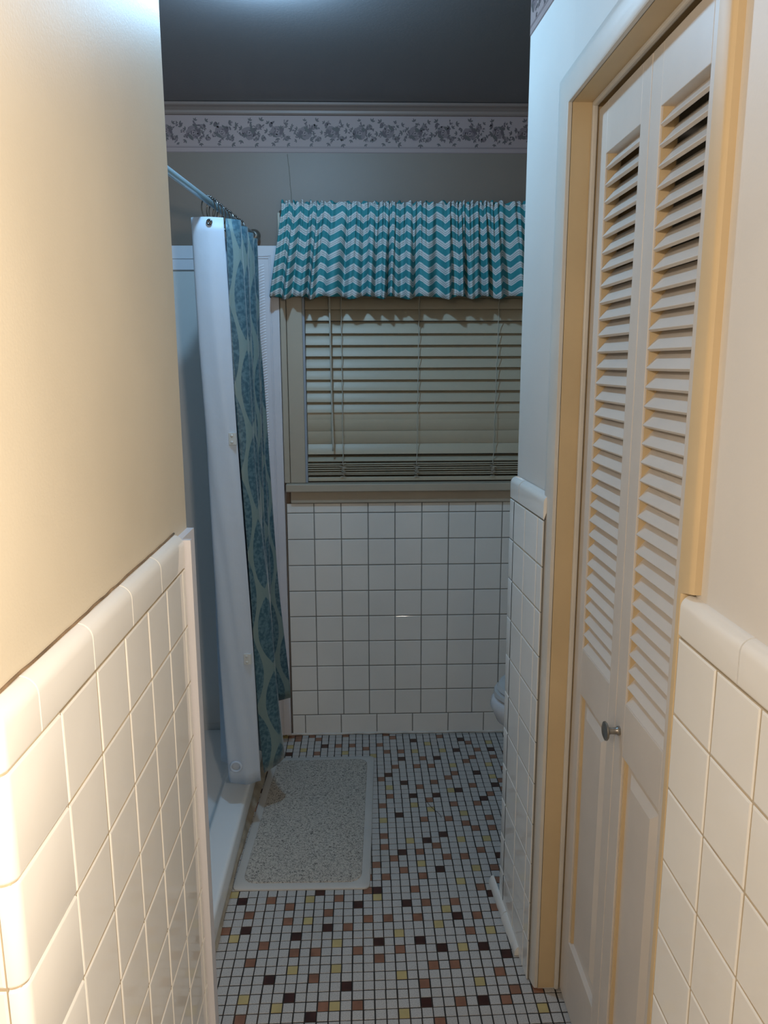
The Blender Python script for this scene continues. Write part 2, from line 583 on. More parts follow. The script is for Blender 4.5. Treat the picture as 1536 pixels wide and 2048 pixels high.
for j in range(-44, 104):
    for i in range(-47, 46):
        x = FOX + i * FPX
        y = (FOY + j * FPY + sa * x) / ca
        if not (fx0 < x < fx1 and fy0 < y < fy1):
            continue
        if y > 2.06 and x < -0.46:
            continue
        if (i, j) in FB:
            c = 2
        elif (i, j) in FR:
            c = 3
        elif (i, j) in FY:
            c = 4
        else:
            c = 0
            seen = 53 <= j <= 101 and -13 <= i <= 17 and not (x < 0.03 and 2.07 < y < 2.88)
            if not seen:
                t = frand.random()
                c = 2 if t < 0.03 else 3 if t < 0.095 else 4 if t < 0.125 else 0
        w, d = FPX / 2 - 0.0015, FPY / 2 - 0.0015
        w += frand.uniform(-0.0003, 0.0003)
        d += frand.uniform(-0.0003, 0.0003)
        jx, jy = frand.uniform(-.0004, .0004), frand.uniform(-.0004, .0004)
        sh = sa * 1.0
        q = []
        for (a, b, z) in ((1, 1, -0.0012), (0.955, 0.955, 0.0)):
            for sx, sy in ((-1, -1), (1, -1), (1, 1), (-1, 1)):
                xx = x + jx + sx * w * a
                q.append((xx, y + jy + sy * d * b + sh * (xx - x), z))
        m.add(q, [[0, 1, 5, 4], [1, 2, 6, 5], [2, 3, 7, 6], [3, 0, 4, 7], [4, 5, 6, 7]], c)
floor = m.build('floor', [M_FT_W, M_FT_GROUT, M_FT_B, M_FT_R, M_FT_Y], fix=False)
S(floor, 'mosaic floor of small white, oxblood, terracotta and straw squares in dark grout', 'floor')

# ------------------------------------------------------------------ ceiling
m = MB()
m.box((-1.7, -1.4, H), (1.4, 3.25, H + 0.08))
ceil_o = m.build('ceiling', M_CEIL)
S(ceil_o, 'plain dark grey painted ceiling above the bathroom', 'ceiling')
m = MB()
m.tube([(BULB_COOL[0], BULB_COOL[1], H + 0.001), (BULB_COOL[0], BULB_COOL[1], H - 0.012), (BULB_COOL[0], BULB_COOL[1], H - 0.018)], [0.055, 0.055, 0.03], seg=24)
m.tube([(0.432, FILL_R[1], FILL_R[2]), (0.415, FILL_R[1], FILL_R[2]), (FILL_R[0] + 0.035, FILL_R[1], FILL_R[2])], [0.05, 0.05, 0.02], seg=24)  # made-up wall mount for the added right fill
m.tube([(FILL_L[0], FILL_L[1], H + 0.001), (FILL_L[0], FILL_L[1], H - 0.02), (FILL_L[0] - 0.02, FILL_L[1], H - 0.03), (FILL_L[0] - 0.07, FILL_L[1], FILL_L[2] + 0.1), (FILL_L[0] - 0.07, FILL_L[1], FILL_L[2])], [0.05, 0.05, 0.012, 0.012, 0.02], seg=16)  # made-up ceiling stem for the added left fill
m.build('lamp_holder', M_PORC, ceil_o)

# ------------------------------------------------------------------ back wall with the window opening
YB = 3.0705
WX0, WX1, WZ0, WZ1 = -0.226, 0.80, 1.094, 2.03
yp = YB + 0.012
m = MB()
m.box((-1.7, yp, -0.08), (WX0, yp + 0.14, H))
m.box((WX1, yp, -0.08), (1.4, yp + 0.14, H))
m.box((WX0, yp, -0.08), (WX1, yp + 0.14, WZ0))
m.box((WX0, yp, WZ1), (WX1, yp + 0.14, H))
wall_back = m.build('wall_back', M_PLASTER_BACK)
S(wall_back, 'far taupe plaster wall around the window, tiled white below the sill', 'wall')
bx, bz = -0.30624, 0.96877
ul = [bx + TP * i for i in range(14)]
vl = [bz - TP * j for j in range(8, -1, -1)] + [1.0095]
ex = []
xs = [bx, bx + 0.0545] + [bx + 0.0545 + 0.1527 * k for k in range(1, 9)]
for i in range(len(xs) - 1):
    ex.append((xs[i], xs[i + 1], 0.003, vl[0]))
tile_panel('tile_panel', (0, YB, 0), (1, 0, 0), (0, 0, 1), (0, -1, 0), ul, vl, TILES_G, wall_back, extra=ex)
m = MB()
pts = [(x * 0.05 - 0.33, YB + 0.001 + random.uniform(-.002, .002), 0.003 + random.uniform(0, .004)) for x in range(0, 32)]
m.tube(pts, 0.006, seg=6)
m.build('caulk_bead', M_CAULK, wall_back)
# hairline seam in the plaster
m = MB()
pts = [(-0.268 + random.uniform(-.0012, .0012) + 0.0006 * k, yp - 0.0002, 2.33 - k * 0.0085) for k in range(26)]
m.tube(pts, 0.0011, seg=5)
m.build('plaster_seam', mat('seam_line', (0.16, 0.14, 0.11, 1), 0.8), wall_back)

# crown moulding along the back wall
m = MB()
prof = [(0.0, 2.463), (-0.010, 2.463), (-0.014, 2.468), (-0.016, 2.476), (-0.026, 2.484), (-0.036, 2.489), (-0.038, 2.492), (-0.038, 2.4985), (0.0, 2.4985)]
rings = [[(x, yp + a, z) for a, z in prof] for x in (-1.6, 1.22)]
m.loft([[Vector(p) for p in r] for r in rings], smooth=False)
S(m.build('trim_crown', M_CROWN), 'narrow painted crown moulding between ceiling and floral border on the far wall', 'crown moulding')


# ------------------------------------------------------------------ wallpaper border with rose garlands
def border(name, P0, Ud, L, Nd, z0, z1, parent, phase=0.0):
    P0, Ud, Nd = Vector(P0), Vector(Ud).normalized(), Vector(Nd).normalized()
    m = MB()
    t = 0.0012

    def pt(u, z, h):
        return Vector((P0.x + Ud.x * u + Nd.x * h, P0.y + Ud.y * u + Nd.y * h, z))

    def strip(za, zb, h, mi):
        m.add([pt(0, za, 0), pt(L, za, 0), pt(L, zb, 0), pt(0, zb, 0), pt(0, za, h), pt(L, za, h), pt(L, zb, h), pt(0, zb, h)],
              [[4, 5, 6, 7], [0, 1, 5, 4], [3, 7, 6, 2], [0, 4, 7, 3], [1, 2, 6, 5]], mi)
    strip(z0, z1, t, 0)
    strip(z0 + 0.0165, z0 + 0.0185, t + 0.0004, 2)
    strip(z0 + 0.0205, z0 + 0.0215, t + 0.0004, 2)
    strip(z0 + 0.001, z0 + 0.0025, t + 0.0004, 2)
    lay = [0]

    def blob(u, z, a, b, ang, mi):
        if u < 0.012 or u > L - 0.012:
            return
        a, b = a * 1.22, b * 1.35
        lay[0] = (lay[0] + 1) % 12
        h = t + 0.0004 + lay[0] * 0.00004
        n = 8
        c, s_ = math.cos(ang), math.sin(ang)
        q = []
        for k in range(n):
            th = 2 * math.pi * k / n
            x, y = a * math.cos(th), b * math.sin(th)
            if k == 0:
                x *= 1.25
            q.append(pt(u + x * c - y * s_, z + x * s_ + y * c, h))
        m.add(q, [list(range(n))], mi)
    zc = (z0 + z1) / 2 + 0.006
    rr = random.Random(11)

    def rose(u, z, s_):
        for k in range(10):
            a = k * 2.4 + rr.uniform(-.2, .2)
            d = rr.uniform(0.010, 0.0145) * s_
            blob(u + math.cos(a) * d * 1.15, z + math.sin(a) * d, 0.0078 * s_, 0.0036 * s_, a + 1.57 + rr.uniform(-.5, .5), (1, 2, 2, 3)[k % 4])
        for k in range(7):
            a = k * 0.9 + .4
            blob(u + math.cos(a) * 0.0065 * s_, z + math.sin(a) * 0.0065 * s_, 0.0042 * s_, 0.0017 * s_, a + 1.57, 1 if k % 2 else 2)
        blob(u, z, 0.0026 * s_, 0.0020 * s_, 0.5, 1)

    def leaf3(u, z, ang, s_):
        for da, l in ((0, 1.0), (0.9, .8), (-0.9, .8)):
            blob(u + math.cos(ang + da) * .0065 * s_, z + math.sin(ang + da) * .0065 * s_, 0.0062 * s_ * l, 0.0024 * s_, ang + da, 3 if da else 1)

    def spray(u, z, ang, n, ln):
        for k in range(n):
            f = (k + 0.8) / n
            bend = ang + 0.35 * math.sin(k * 2.3 + u * 90)
            uu, zz = u + math.cos(bend) * ln * f, z + math.sin(bend) * ln * f
            zz = min(max(zz, z0 + 0.030), z1 - 0.010)
            if (k + n) % 2:
                leaf3(uu, zz, bend + rr.uniform(-.5, .5), rr.uniform(.6, .95))
            else:
                for q in range(4):
                    blob(uu + rr.uniform(-.006, .006), zz + rr.uniform(-.006, .006), rr.uniform(.0025, .0045), rr.uniform(.0012, .0024), rr.uniform(0, 3), (1, 3, 2)[q % 3])
    per = 0.205
    k = -1
    while k * per + phase < L + per:
        u = k * per + phase
        rose(u, zc - 0.002, 1.3)
        for a, n, ln in ((2.9, 4, .036), (0.5, 5, .048), (3.7, 3, .03), (1.4, 3, .03), (-0.9, 4, .036), (-0.3, 4, .036)):
            spray(u + math.cos(a) * .014, zc + math.sin(a) * .012, a, n, ln)
        rose(u + 0.034, zc + 0.019, 0.55)
        rose(u + 0.052, zc - 0.022, 0.5)
        rose(u + 0.104, zc + 0.002, 1.22)
        for a, n, ln in ((2.2, 4, .034), (0.7, 5, .046), (-0.6, 5, .044), (-1.7, 3, .03), (3.3, 3, .026)):
            spray(u + .104 + math.cos(a) * .014, zc + math.sin(a) * .012, a, n, ln)
        blob(u + 0.080, zc + 0.027, 0.007, 0.0045, 1.2, 1)
        rose(u + 0.137, zc - 0.02, 0.5)
        k += 1
    return m.build(name, [M_BORDER, M_MAUVE, M_MAUVE_L, M_SAGE], parent, fix=False)


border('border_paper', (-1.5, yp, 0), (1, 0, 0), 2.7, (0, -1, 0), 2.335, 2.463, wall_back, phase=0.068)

# ------------------------------------------------------------------ left wall block (between entry and shower)
XL = -0.3255       # tile face
XLP = -0.345       # plaster face
m = MB()
m.box((-1.6, 0.668, -0.08), (XLP, 1.488, H))
wall_left = m.build('wall_left', M_PLASTER)
S(wall_left, 'cream plaster wall on the left with a white tile wainscot', 'wall')
lz0, ltop = 1.1951, 1.258
ly = [0.7824 + 0.1144 * i for i in range(6)]
lend = 1.378
vl = [lz0 - TP * j for j in range(10, -1, -1)]
vl = [v for v in vl]
tile_panel('tile_panel', (XL, 0, 0), (0, 1, 0), (0, 0, 1), (1, 0, 0), ly, vl, TILES, wall_left, extra=[(ly[5], lend, vl[k], vl[k + 1]) for k in range(len(vl) - 1)] + [(y0, y1, 0.003, vl[0]) for y0, y1 in zip(ly[:-1], ly[1:])] + [(ly[5], lend, 0.003, vl[0])])
# bullnose cap pieces, straight run
m = MB()
cap_y = [0.733, 0.892, 1.052, 1.212, lend]
for a, b in zip(cap_y[:-1], cap_y[1:]):
    sweep(m, [(XL, a + 0.0014, 0), (XL, b - 0.0014, 0)], [(1, 0, 0)] * 2, bull_profile(lz0, ltop, 0.020, 0.0215))
# corner: plan path that turns from the passage face (+x) round to the entry face (-y)
cy, rc = 0.645, 0.016
plan, nrm = [(XL, 0.7316), (XL, cy + rc)], [(1, 0), (1, 0)]
for k in range(1, 9):
    a = -k / 8 * math.pi / 2
    plan.append((XL - rc + rc * math.cos(a), cy + rc + rc * math.sin(a)))
    nrm.append((math.cos(a), math.sin(a)))
plan3 = [(x, y, 0) for x, y in plan]
nrm3 = [(a, b, 0) for a, b in nrm]
sweep(m, plan3, nrm3, bull_profile(lz0, ltop, 0.020, 0.0215))
m.build('bullnose_cap', M_TILE, wall_left, fix=True)
m = MB()
plan_c = [(XL, ly[0] - 0.0015, 0)] + plan3[1:]
for k in range(len(vl) - 1):
    pr = [(0.0025, vl[k] + 0.0014), (0.0005, vl[k] + 0.0024), (0, vl[k] + 0.0045), (0, vl[k + 1] - 0.0045), (0.0005, vl[k + 1] - 0.0024), (0.0025, vl[k + 1] - 0.0014)]
    sweep(m, plan_c, nrm3, pr, cap=False)
m.build('corner_tile', M_TILE, wall_left)
# entry face of the block
m = MB()
m.prism([(XL - 0.003, 0.79), (XL - 0.003, 1.376), (XLP - 0.01, 1.376), (XLP - 0.01, 0.70), (-1.5, 0.70), (-1.5, cy + 0.0025), (XL - rc, cy + 0.0025), (XL - 0.006, cy + 0.006), (XL - 0.0025, cy + rc)], 0.0, lz0 + 0.003)
m.build('grout_bed', M_GROUT, wall_left)
uy = [-(XL - rc - 0.0005 - TP * i) for i in range(11)]
tile_panel('tile_panel', (0, cy, 0), (-1, 0, 0), (0, 0, 1), (0, -1, 0), uy, [0.0] + vl, TILES, wall_left)
m = MB()
for i in range(7):
    a = XL - rc - 0.0015 - 0.155 * i
    sweep(m, [(a, cy, 0), (a - 0.152, cy, 0)], [(0, -1, 0)] * 2, bull_profile(lz0, ltop, 0.020, 0.0235))
m.build('bullnose_cap', M_TILE, wall_left)
# dirty gap line between cap and plaster
m = MB()
pts = [(XLP + 0.0012, 0.67 + 0.0237 * k, ltop + 0.001 + random.uniform(-0.0008, 0.001)) for k in range(31)]
m.tube(pts, 0.0020, seg=5)
m.build('dirty_joint', mat('brown_joint_grime', (0.20, 0.13, 0.07, 1), 0.9, var=0.4, vscale=30), wall_left)

# L-shaped corner trim at the shower end of the left wall
m = MB()
zt = 1.247
m.prism([(XLP - 0.002, 1.3795), (-0.314, 1.3795), (-0.314, 1.391), (-0.3315, 1.391), (-0.3315, 1.4905), (XLP - 0.002, 1.4905)], 0.0, zt)
S(m.build('trim_corner', M_WHITE_TRIM), 'white angle trim standing at the end of the left tile wainscot', 'corner trim')

# ------------------------------------------------------------------ right side: pier, closet wall, near wall
XD = 0.487
pa, pb = Vector((0.415, 2.03)), Vector((0.434, 1.685))      # pier plaster line
m = MB()
m.prism([(pa.x, pa.y), (pb.x, pb.y), (0.60, 1.685), (0.60, 1.93), (1.22, 1.93), (1.22, 2.03)], -0.08, H)
wall_pier = m.build('wall_right', M_PLASTER_R)
S(wall_pier, 'pale plaster pier between the closet door and the toilet alcove, tiled white below', 'wall')
# pier tiles (face line slightly skewed)
td = Vector((0.0573, -1.0, 0)).normalized()
tn = Vector((-1.0, -0.0573, 0)).normalized()
T0 = Vector((0.39675, 1.97594, 0))
rz0, rtop = 1.2084, 1.268
vl = [rz0 - TP * j for j in range(11, -1, -1)]
ul = [0.0, TP, 2 * TP, 0.2635]
tile_panel('tile_panel', T0, td, (0, 0, 1), tn, ul, [0.0] + vl[1:], TILES, wall_pier)
m = MB()
plan, nrm = [T0 - td * 0.0015], [tn]
e = T0 - td * 0.040
ec = e - tn * 0.012
plan.append(e)
nrm.append(tn)
ta = math.atan2(tn.y, tn.x)
for k in range(1, 7):
    a = ta - k / 6 * math.pi / 2
    n_ = Vector((math.cos(a), math.sin(a), 0))
    plan.append(ec + n_ * 0.012)
    nrm.append(n_)
for k in range(len(vl) - 1):
    pr = [(0.0025, vl[k] + 0.0014), (0.0005, vl[k] + 0.0024), (0, vl[k] + 0.0045), (0, vl[k + 1] - 0.0045), (0.0005, vl[k + 1] - 0.0024), (0.0025, vl[k + 1] - 0.0014)]
    sweep(m, plan, nrm, pr, cap=False)
m.build('corner_tile', M_TILE, wall_pier)
m = MB()
cA = T0 + td * 0.045
cB = T0 + td * 0.2635
sweep(m, [cA - td * 0.0015] + plan[1:], [tn] + nrm[1:], bull_profile(rz0, rtop, 0.018, 0.0190))
sweep(m, [cA + td * 0.0015, cB], [tn, tn], bull_profile(rz0, rtop, 0.018, 0.0195))
m.build('bullnose_cap', M_TILE, wall_pier)
m = MB()
b0, b1 = T0 - td * 0.041 - tn * 0.004, T0 + td * 0.262 - tn * 0.004
b2, b3 = b1 - tn * 0.02, T0 - td * 0.041 - tn * 0.02
m.prism([(p.x, p.y) for p in (b0, b1, b2, b3)], 0.0, rz0 + 0.002)
m.build('grout_bed', M_GROUT_G, wall_pier)
border('border_paper', (pa.x, pa.y, 0), (pb.x - pa.x, pb.y - pa.y, 0), 0.345, (-1, -0.046, 0), 2.335, 2.463, wall_pier, phase=0.03)
# loose quarter-round base pieces along the pier foot
for k, (y0, y1, dx0, dx1, ztop) in enumerate(((2.090, 1.932, -0.004, -0.002, 0.026), (1.929, 1.795, -0.003, 0.000, 0.026))):
    m = MB()
    rings = []
    N = 10
    for i in range(N + 1):
        y = lerp(y0, y1, i / N)
        xf = 0.39675 + (1.97594 - y) * 0.0573 + lerp(dx0, dx1, i / N)
        w = 0.013 + 0.0006 * math.sin(i * 2.1 + k)
        jag = 0.003 * math.sin(i * 5.0) if i in (0, N) else 0
        ring = [(xf + 0.004, y, 0.001)]
        for a in range(0, 7):
            t = a / 6 * math.pi / 2
            ring.append((xf - w * math.cos(t) + 0.002, y + jag * (a % 2), 0.002 + ztop * math.sin(t)))
        ring.append((xf + 0.004, y, ztop + 0.002))
        rings.append([Vector(p) for p in ring])
    m.loft(rings, smooth=True)
    o = m.build('baseboard_right', M_TILE, smooth_angle=40)
    S(o, ('white quarter-round base tile with a broken end at the far foot of the pier',
          'white quarter-round base tile beside the door casing at the pier foot')[k], 'base tile')

# near right wall and wall above the closet door
m = MB()
m.box((0.434, -1.3, -0.08), (0.60, 0.955, H))
m.box((0.434, 0.955, 2.10), (0.60, 1.688, H))
wall_front = m.build('wall_front', M_PLASTER_R)
S(wall_front, 'cream plaster wall nearest on the right, carrying the closet door, tiled white below', 'wall')
qx, qz0, qtop = 0.4176, 1.2042, 1.262
qy = [0.8512 - 0.1046 * i for i in range(18)]
vl = [qz0 - TP * j for j in range(11, -1, -1)]
tile_panel('tile_panel', (qx, 0, 0), (0, -1, 0), (0, 0, 1), (-1, 0, 0), [-0.9635] + [-y for y in qy], [0.0] + vl[1:], TILES, wall_front)
m = MB()
cy_ = [0.9635, 0.8, 0.645, 0.49, 0.335, 0.18, 0.025, -0.13, -0.285, -0.44, -0.6, -0.76, -0.92]
for a, b in zip(cy_[:-1], cy_[1:]):
    sweep(m, [(qx, a - 0.0014, 0), (qx, b + 0.0014, 0)], [(-1, 0, 0)] * 2, bull_profile(qz0, qtop, 0.0165, 0.0175))
m.build('bullnose_cap', M_TILE, wall_front)
m = MB()
m.box((qx + 0.003, -0.93, 0.0), (0.436, 0.962, qz0 + 0.003))
m.build('grout_bed', M_GROUT, wall_front)

# unseen enclosing walls that close the rooms for light
m = MB()
m.box((-1.72, -1.40, -0.08), (1.4, -1.30, H))
S(m.build('wall_rear', M_PLASTER), 'cream plaster wall behind the camera', 'wall')
m = MB()
m.box((-1.72, -1.3, -0.08), (-1.6, 3.1, H))
S(m.build('wall_side', M_PLASTER), 'outer cream plaster wall at the far left', 'wall')
m = MB()
m.box((1.22, -1.3, -0.08), (1.36, 3.1, H))
S(m.build('wall_alcove', M_PLASTER), 'plaster wall at the back of the toilet alcove on the right', 'wall')
m = MB()
m.box((0.602, 0.86, 0.0), (1.215, 0.90, H))
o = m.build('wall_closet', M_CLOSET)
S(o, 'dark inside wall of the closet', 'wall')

# ------------------------------------------------------------------ closet door frame: casing, jambs, head
JY1, JY0, JZ = 1.682, 0.957, 2.082


def casing_profile(w, t):
    """(across from inner edge, out) clamshell section"""
    return [(0, 0), (0, t * 0.62), (w * 0.04, t * 0.74), (w * 0.3, t * 0.92), (w * 0.62, t), (w * 0.85, t * 0.92), (w * 0.96, t * 0.6), (w, t * 0.25), (w, 0)]


m = MB()
prof = casing_profile(0.062, 0.014)


def pl_x(y):
    return 0.434 if y < 1.685 else 0.434 - (y - 1.685) * 0.0551


def casing_ring(y_in, z_in, dy, dz, k=1.0):
    return [Vector((pl_x(y_in + dy * a * k) - o_, y_in + dy * a * k, z_in + dz * a)) for a, o_ in prof]


rings = [casing_ring(JY1, 0.004, 1, 0), casing_ring(JY1, JZ, 1, 1), casing_ring(JY0 + 0.028, JZ, -1, 1, 0.72)]
m.loft(rings, smooth=True)
casing = m.build('trim_casing', M_CASING, smooth_angle=35)
S(casing, 'cream clamshell casing around the closet doorway on the right', 'door casing')
m = MB()
prof_round = prof
prof = [(0, 0), (0, 0.010), (0.003, 0.0125), (0.05, 0.014), (0.057, 0.0125), (0.062, 0.009), (0.062, 0)]
m.loft([casing_ring(JY0 + 0.028, JZ, -1, 1, 0.72), casing_ring(JY0 + 0.028, 1.268, -1, 0, 0.72), casing_ring(JY0 + 0.028, 1.262, -1, 0, 0.30), casing_ring(JY0 + 0.028, 0.004, -1, 0, 0.30)], smooth=True)
prof = prof_round
tag(m.build('near_stile', M_WOOD, casing, smooth_angle=35), 'yellowed cream stile')
m = MB()
m.box((0.432, JY1, 0.004), (0.60, JY1 + 0.012, JZ + 0.012), bev=0.001)
m.box((0.432, JY0 + 0.018, 0.004), (0.60, JY0 + 0.028, JZ + 0.012), bev=0.001)
m.box((0.432, JY0 + 0.02, JZ), (0.60, JY1 + 0.012, JZ + 0.014), bev=0.001)
m.build('jamb', M_WOOD, casing)
m = MB()
m.box((0.474, JY1 - 0.008, 0.004), (0.4855, JY1 + 0.001, JZ - 0.001), bev=0.003)
m.box((0.474, JY0 + 0.027, JZ - 0.009), (0.4855, JY1, JZ + 0.001), bev=0.003)
m.build('stop_bead', M_CASING, casing)


# ------------------------------------------------------------------ bifold louvre doors
def leaf(name, y0, y1, oy0, oy1, label):
    """y0 > y1 ; louvre opening oy0 > oy1"""
    x0, x1 = XD, XD + 0.032
    zb, zt_ = 0.014, 2.066
    zl1, zl0 = 1.968, 0.936
    zp1, zp0 = 0.83, 0.190
    root = empty(name, (XD, (y0 + y1) / 2, 0.0))
    S(root, label, 'closet door')
    m = MB()
    m.box((x0, oy0, zb), (x1, y0, zt_), bev=0.0016)
    m.box((x0, y1, zb), (x1, oy1, zt_), bev=0.0016)
    m.build('stile', M_DOOR, root)
    m = MB()
    m.box((x0, oy1 - 0.0005, zl1), (x1, oy0 + 0.0005, zt_), bev=0.0012)
    m.box((x0, oy1 - 0.0005, zp1), (x1, oy0 + 0.0005, zl0), bev=0.0012)
    m.box((x0, oy1 - 0.0005, zb), (x1, oy0 + 0.0005, zp0), bev=0.0012)
    m.build('rail', M_DOOR, root)
    m = MB()
    n = 32
    pit = (zl1 - zl0 + 0.004) / n
    for k in range(n):
        zc = zl0 + pit * (k + 0.5)
        T = Matrix.Translation((x0 + 0.0175, 0, zc)) @ Matrix.Rotation(math.radians(40), 4, 'Y')
        m.box((-0.0036, oy1 + 0.0003, -0.0225), (0.0036, oy0 - 0.0003, 0.0225), bev=0.0012, M=T)
    m.build('louver_panel', M_DOOR, root)
    m = MB()
    m.box((x0 + 0.011, oy1 + 0.001, zp0 - 0.004), (x1 - 0.010, oy0 - 0.001, zp1 + 0.004))
    # raised field with sloping shoulders
    a0, a1, c0, c1 = oy1 + 0.022, oy0 - 0.022, zp0 + 0.022, zp1 - 0.022
    s_ = 0.020
    X0, X1 = x0 + 0.011, x0 + 0.0035
    m.add([(X0, a0, c0), (X0, a1, c0), (X0, a1, c1), (X0, a0, c1), (X1, a0 + s_, c0 + s_), (X1, a1 - s_, c0 + s_), (X1, a1 - s_, c1 - s_), (X1, a0 + s_, c1 - s_)],
          [[0, 1, 5, 4], [1, 2, 6, 5], [2, 3, 7, 6], [3, 0, 4, 7], [4, 5, 6, 7]])
    m.build('panel', M_DOOR, root)
    # yellowed sticking strip around panel
    m = MB()
    m.box((x0 + 0.004, oy0 - 0.0050, zp0), (x0 + 0.016, oy0 - 0.0003, zp1), bev=0.001)
    m.box((x0 + 0.004, oy1 + 0.0003, zp0), (x0 + 0.016, oy1 + 0.0045, zp1), bev=0.001)
    m.box((x0 + 0.004, oy0 - 0.0012, zl0), (x0 + 0.030, oy0 - 0.0002, zl1))
    tag(m.build('sticking', M_WOOD, root), 'yellowed paint in the recesses')
    return root


d1 = leaf('door_1', 1.673, 1.3815, 1.616, 1.425, 'far louvred leaf of the white bifold closet door, without a knob')
d2 = leaf('door_2', 1.3795, 1.088, 1.331, 1.150, 'near louvred leaf of the white bifold closet door, with the round pewter knob')
m = MB()
kx, ky, kz = XD, 1.353, 0.872
pr = [(0.0, 0.0085), (-0.004, 0.0088), (-0.006, 0.0068), (-0.016, 0.0064), (-0.022, 0.0075), (-0.0245, 0.0165), (-0.0265, 0.0185), (-0.029, 0.0180), (-0.031, 0.0135), (-0.0315, 0.007), (-0.0318, 0.001)]
rings = [[Vector((kx + a, ky + r * math.cos(t * math.pi / 12), kz + r * math.sin(t * math.pi / 12))) for t in range(24)] for a, r in pr]
m.loft(rings)
tag(m.build('knob', M_PEWTER, d2, smooth_angle=45), 'round worn pewter knob')

# ------------------------------------------------------------------ window
m = MB()
m.box((WX0 - 0.060, YB - 0.010, WZ0), (WX0, YB + 0.016, WZ1 + 0.07), bev=0.002)
m.box((WX1, YB - 0.010, WZ0), (WX1 + 0.060, YB + 0.016, WZ1 + 0.07), bev=0.002)
m.box((WX0, YB - 0.010, WZ1), (WX1, YB + 0.016, WZ1 + 0.07), bev=0.002)
m.box((WX0 - 0.084, YB - 0.016, WZ0), (WX0 - 0.0615, YB + 0.016, WZ1 + 0.09), bev=0.003)
m.box((WX1 + 0.0615, YB - 0.016, WZ0), (WX1 + 0.084, YB + 0.016, WZ1 + 0.09), bev=0.003)
win = m.build('window_1', M_WINTRIM)
S(win, 'window in the far wall with beige painted casing, behind the blind', 'window')
m = MB()
m.box((WX0 - 0.078, YB - 0.040, WZ0 - 0.033), (WX1 + 0.078, YB + 0.10, WZ0 - 0.001), bev=0.004)
m.build('sill', M_WINTRIM, win)
m = MB()
m.box((WX0 - 0.062, YB - 0.012, 1.0115), (WX1 + 0.062, YB + 0.014, WZ0 - 0.033), bev=0.003)
m.build('apron', M_WINTRIM, win)
m = MB()
m.box((WX0 - 0.001, YB - 0.004, WZ0), (WX0 + 0.0092, YB + 0.010, WZ1), bev=0.002)
m.box((WX0 - 0.001, YB + 0.010, WZ0), (WX0 + 0.0045, YB + 0.12, WZ1), bev=0.001)
m.box((WX1 - 0.0045, YB + 0.002, WZ0), (WX1 + 0.001, YB + 0.12, WZ1), bev=0.001)
m.box((WX0 + 0.0045, YB + 0.058, WZ0), (WX0 + 0.012, YB + 0.070, WZ1), bev=0.001)
m.box((WX1 - 0.012, YB + 0.058, WZ0), (WX1 - 0.0045, YB + 0.070, WZ1), bev=0.001)
tag(m.build('track', M_TRACK, win), 'blue grey vinyl track')
m = MB()
m.box((WX0 + 0.0045, YB + 0.085, WZ0), (WX0 + 0.045, YB + 0.115, WZ1))
m.box((WX1 - 0.045, YB + 0.085, WZ0), (WX1 - 0.0045, YB + 0.115, WZ1))
m.box((WX0 + 0.045, YB + 0.085, WZ0), (WX1 - 0.045, YB + 0.115, WZ0 + 0.05))
m.box((WX0 + 0.045, YB + 0.085, WZ1 - 0.05), (WX1 - 0.045, YB + 0.115, WZ1))
m.box((WX0 + 0.045, YB + 0.080, 1.60), (WX1 - 0.045, YB + 0.115, 1.64))
m.build('sash', M_WINTRIM, win)
gm, gnt, gb = new_mat('night_glass')
gb.inputs['Base Color'].default_value = (0.8, 0.85, 0.9, 1)
gb.inputs['Roughness'].default_value = 0.03
gb.inputs['Transmission Weight'].default_value = 1.0
gb.inputs['IOR'].default_value = 1.45
m = MB()
m.box((WX0 + 0.045, YB + 0.098, WZ0 + 0.05), (WX1 - 0.045, YB + 0.102, 1.60))
m.box((WX0 + 0.045, YB + 0.098, 1.64), (WX1 - 0.045, YB + 0.102, WZ1 - 0.05))
m.build('pane', gm, win)

# ------------------------------------------------------------------ blind
BX0, BX1, BY = -0.2165, 0.790, YB + 0.030
blind = empty('window_blind', (0.29, BY, WZ0 + 0.002))
tag(blind, 'beige horizontal slat blind lowered in the far window under the chevron valance', 'window blind')
m = MB()


def slat(zc, ang, w=0.050, t=0.0028, roll=0.0):
    """curved slat; ang in degrees from flat, room edge down"""
    rings = []
    a = math.radians(ang)
    top, bot = [], []
    for k in range(9):
        s_ = (k / 8 - 0.5) * w
        cam_ = 0.0028 * (1 - (2 * k / 8 - 1) ** 2)
        for arr, off in ((top, cam_ + t / 2), (bot, cam_ - t / 2)):
            # local: s along width (room edge negative y), off normal up
            y = BY + s_ * math.cos(a) - off * math.sin(a)
            z = zc + s_ * math.sin(a) + off * math.cos(a)
            arr.append((y, z))
    ring = top + bot[::-1]
    for x, dz in ((BX0, -roll), (BX1, roll)):
        rings.append([Vector((x, y, z + dz)) for y, z in ring])
    m.loft(rings, smooth=False)


# boundary heights of the visible faces (bottom room edge of each slat)
edges = [1.934, 1.902, 1.858, 1.814, 1.770, 1.726, 1.678, 1.634, 1.590, 1.546, 1.500, 1.457, 1.412, 1.372]
rr = random.Random(5)
for z in edges:
    ang = 66 + rr.uniform(-2, 2)
    slat(z + 0.5 * 0.050 * math.sin(math.radians(ang)), ang, roll=rr.uniform(-.0012, .0012))
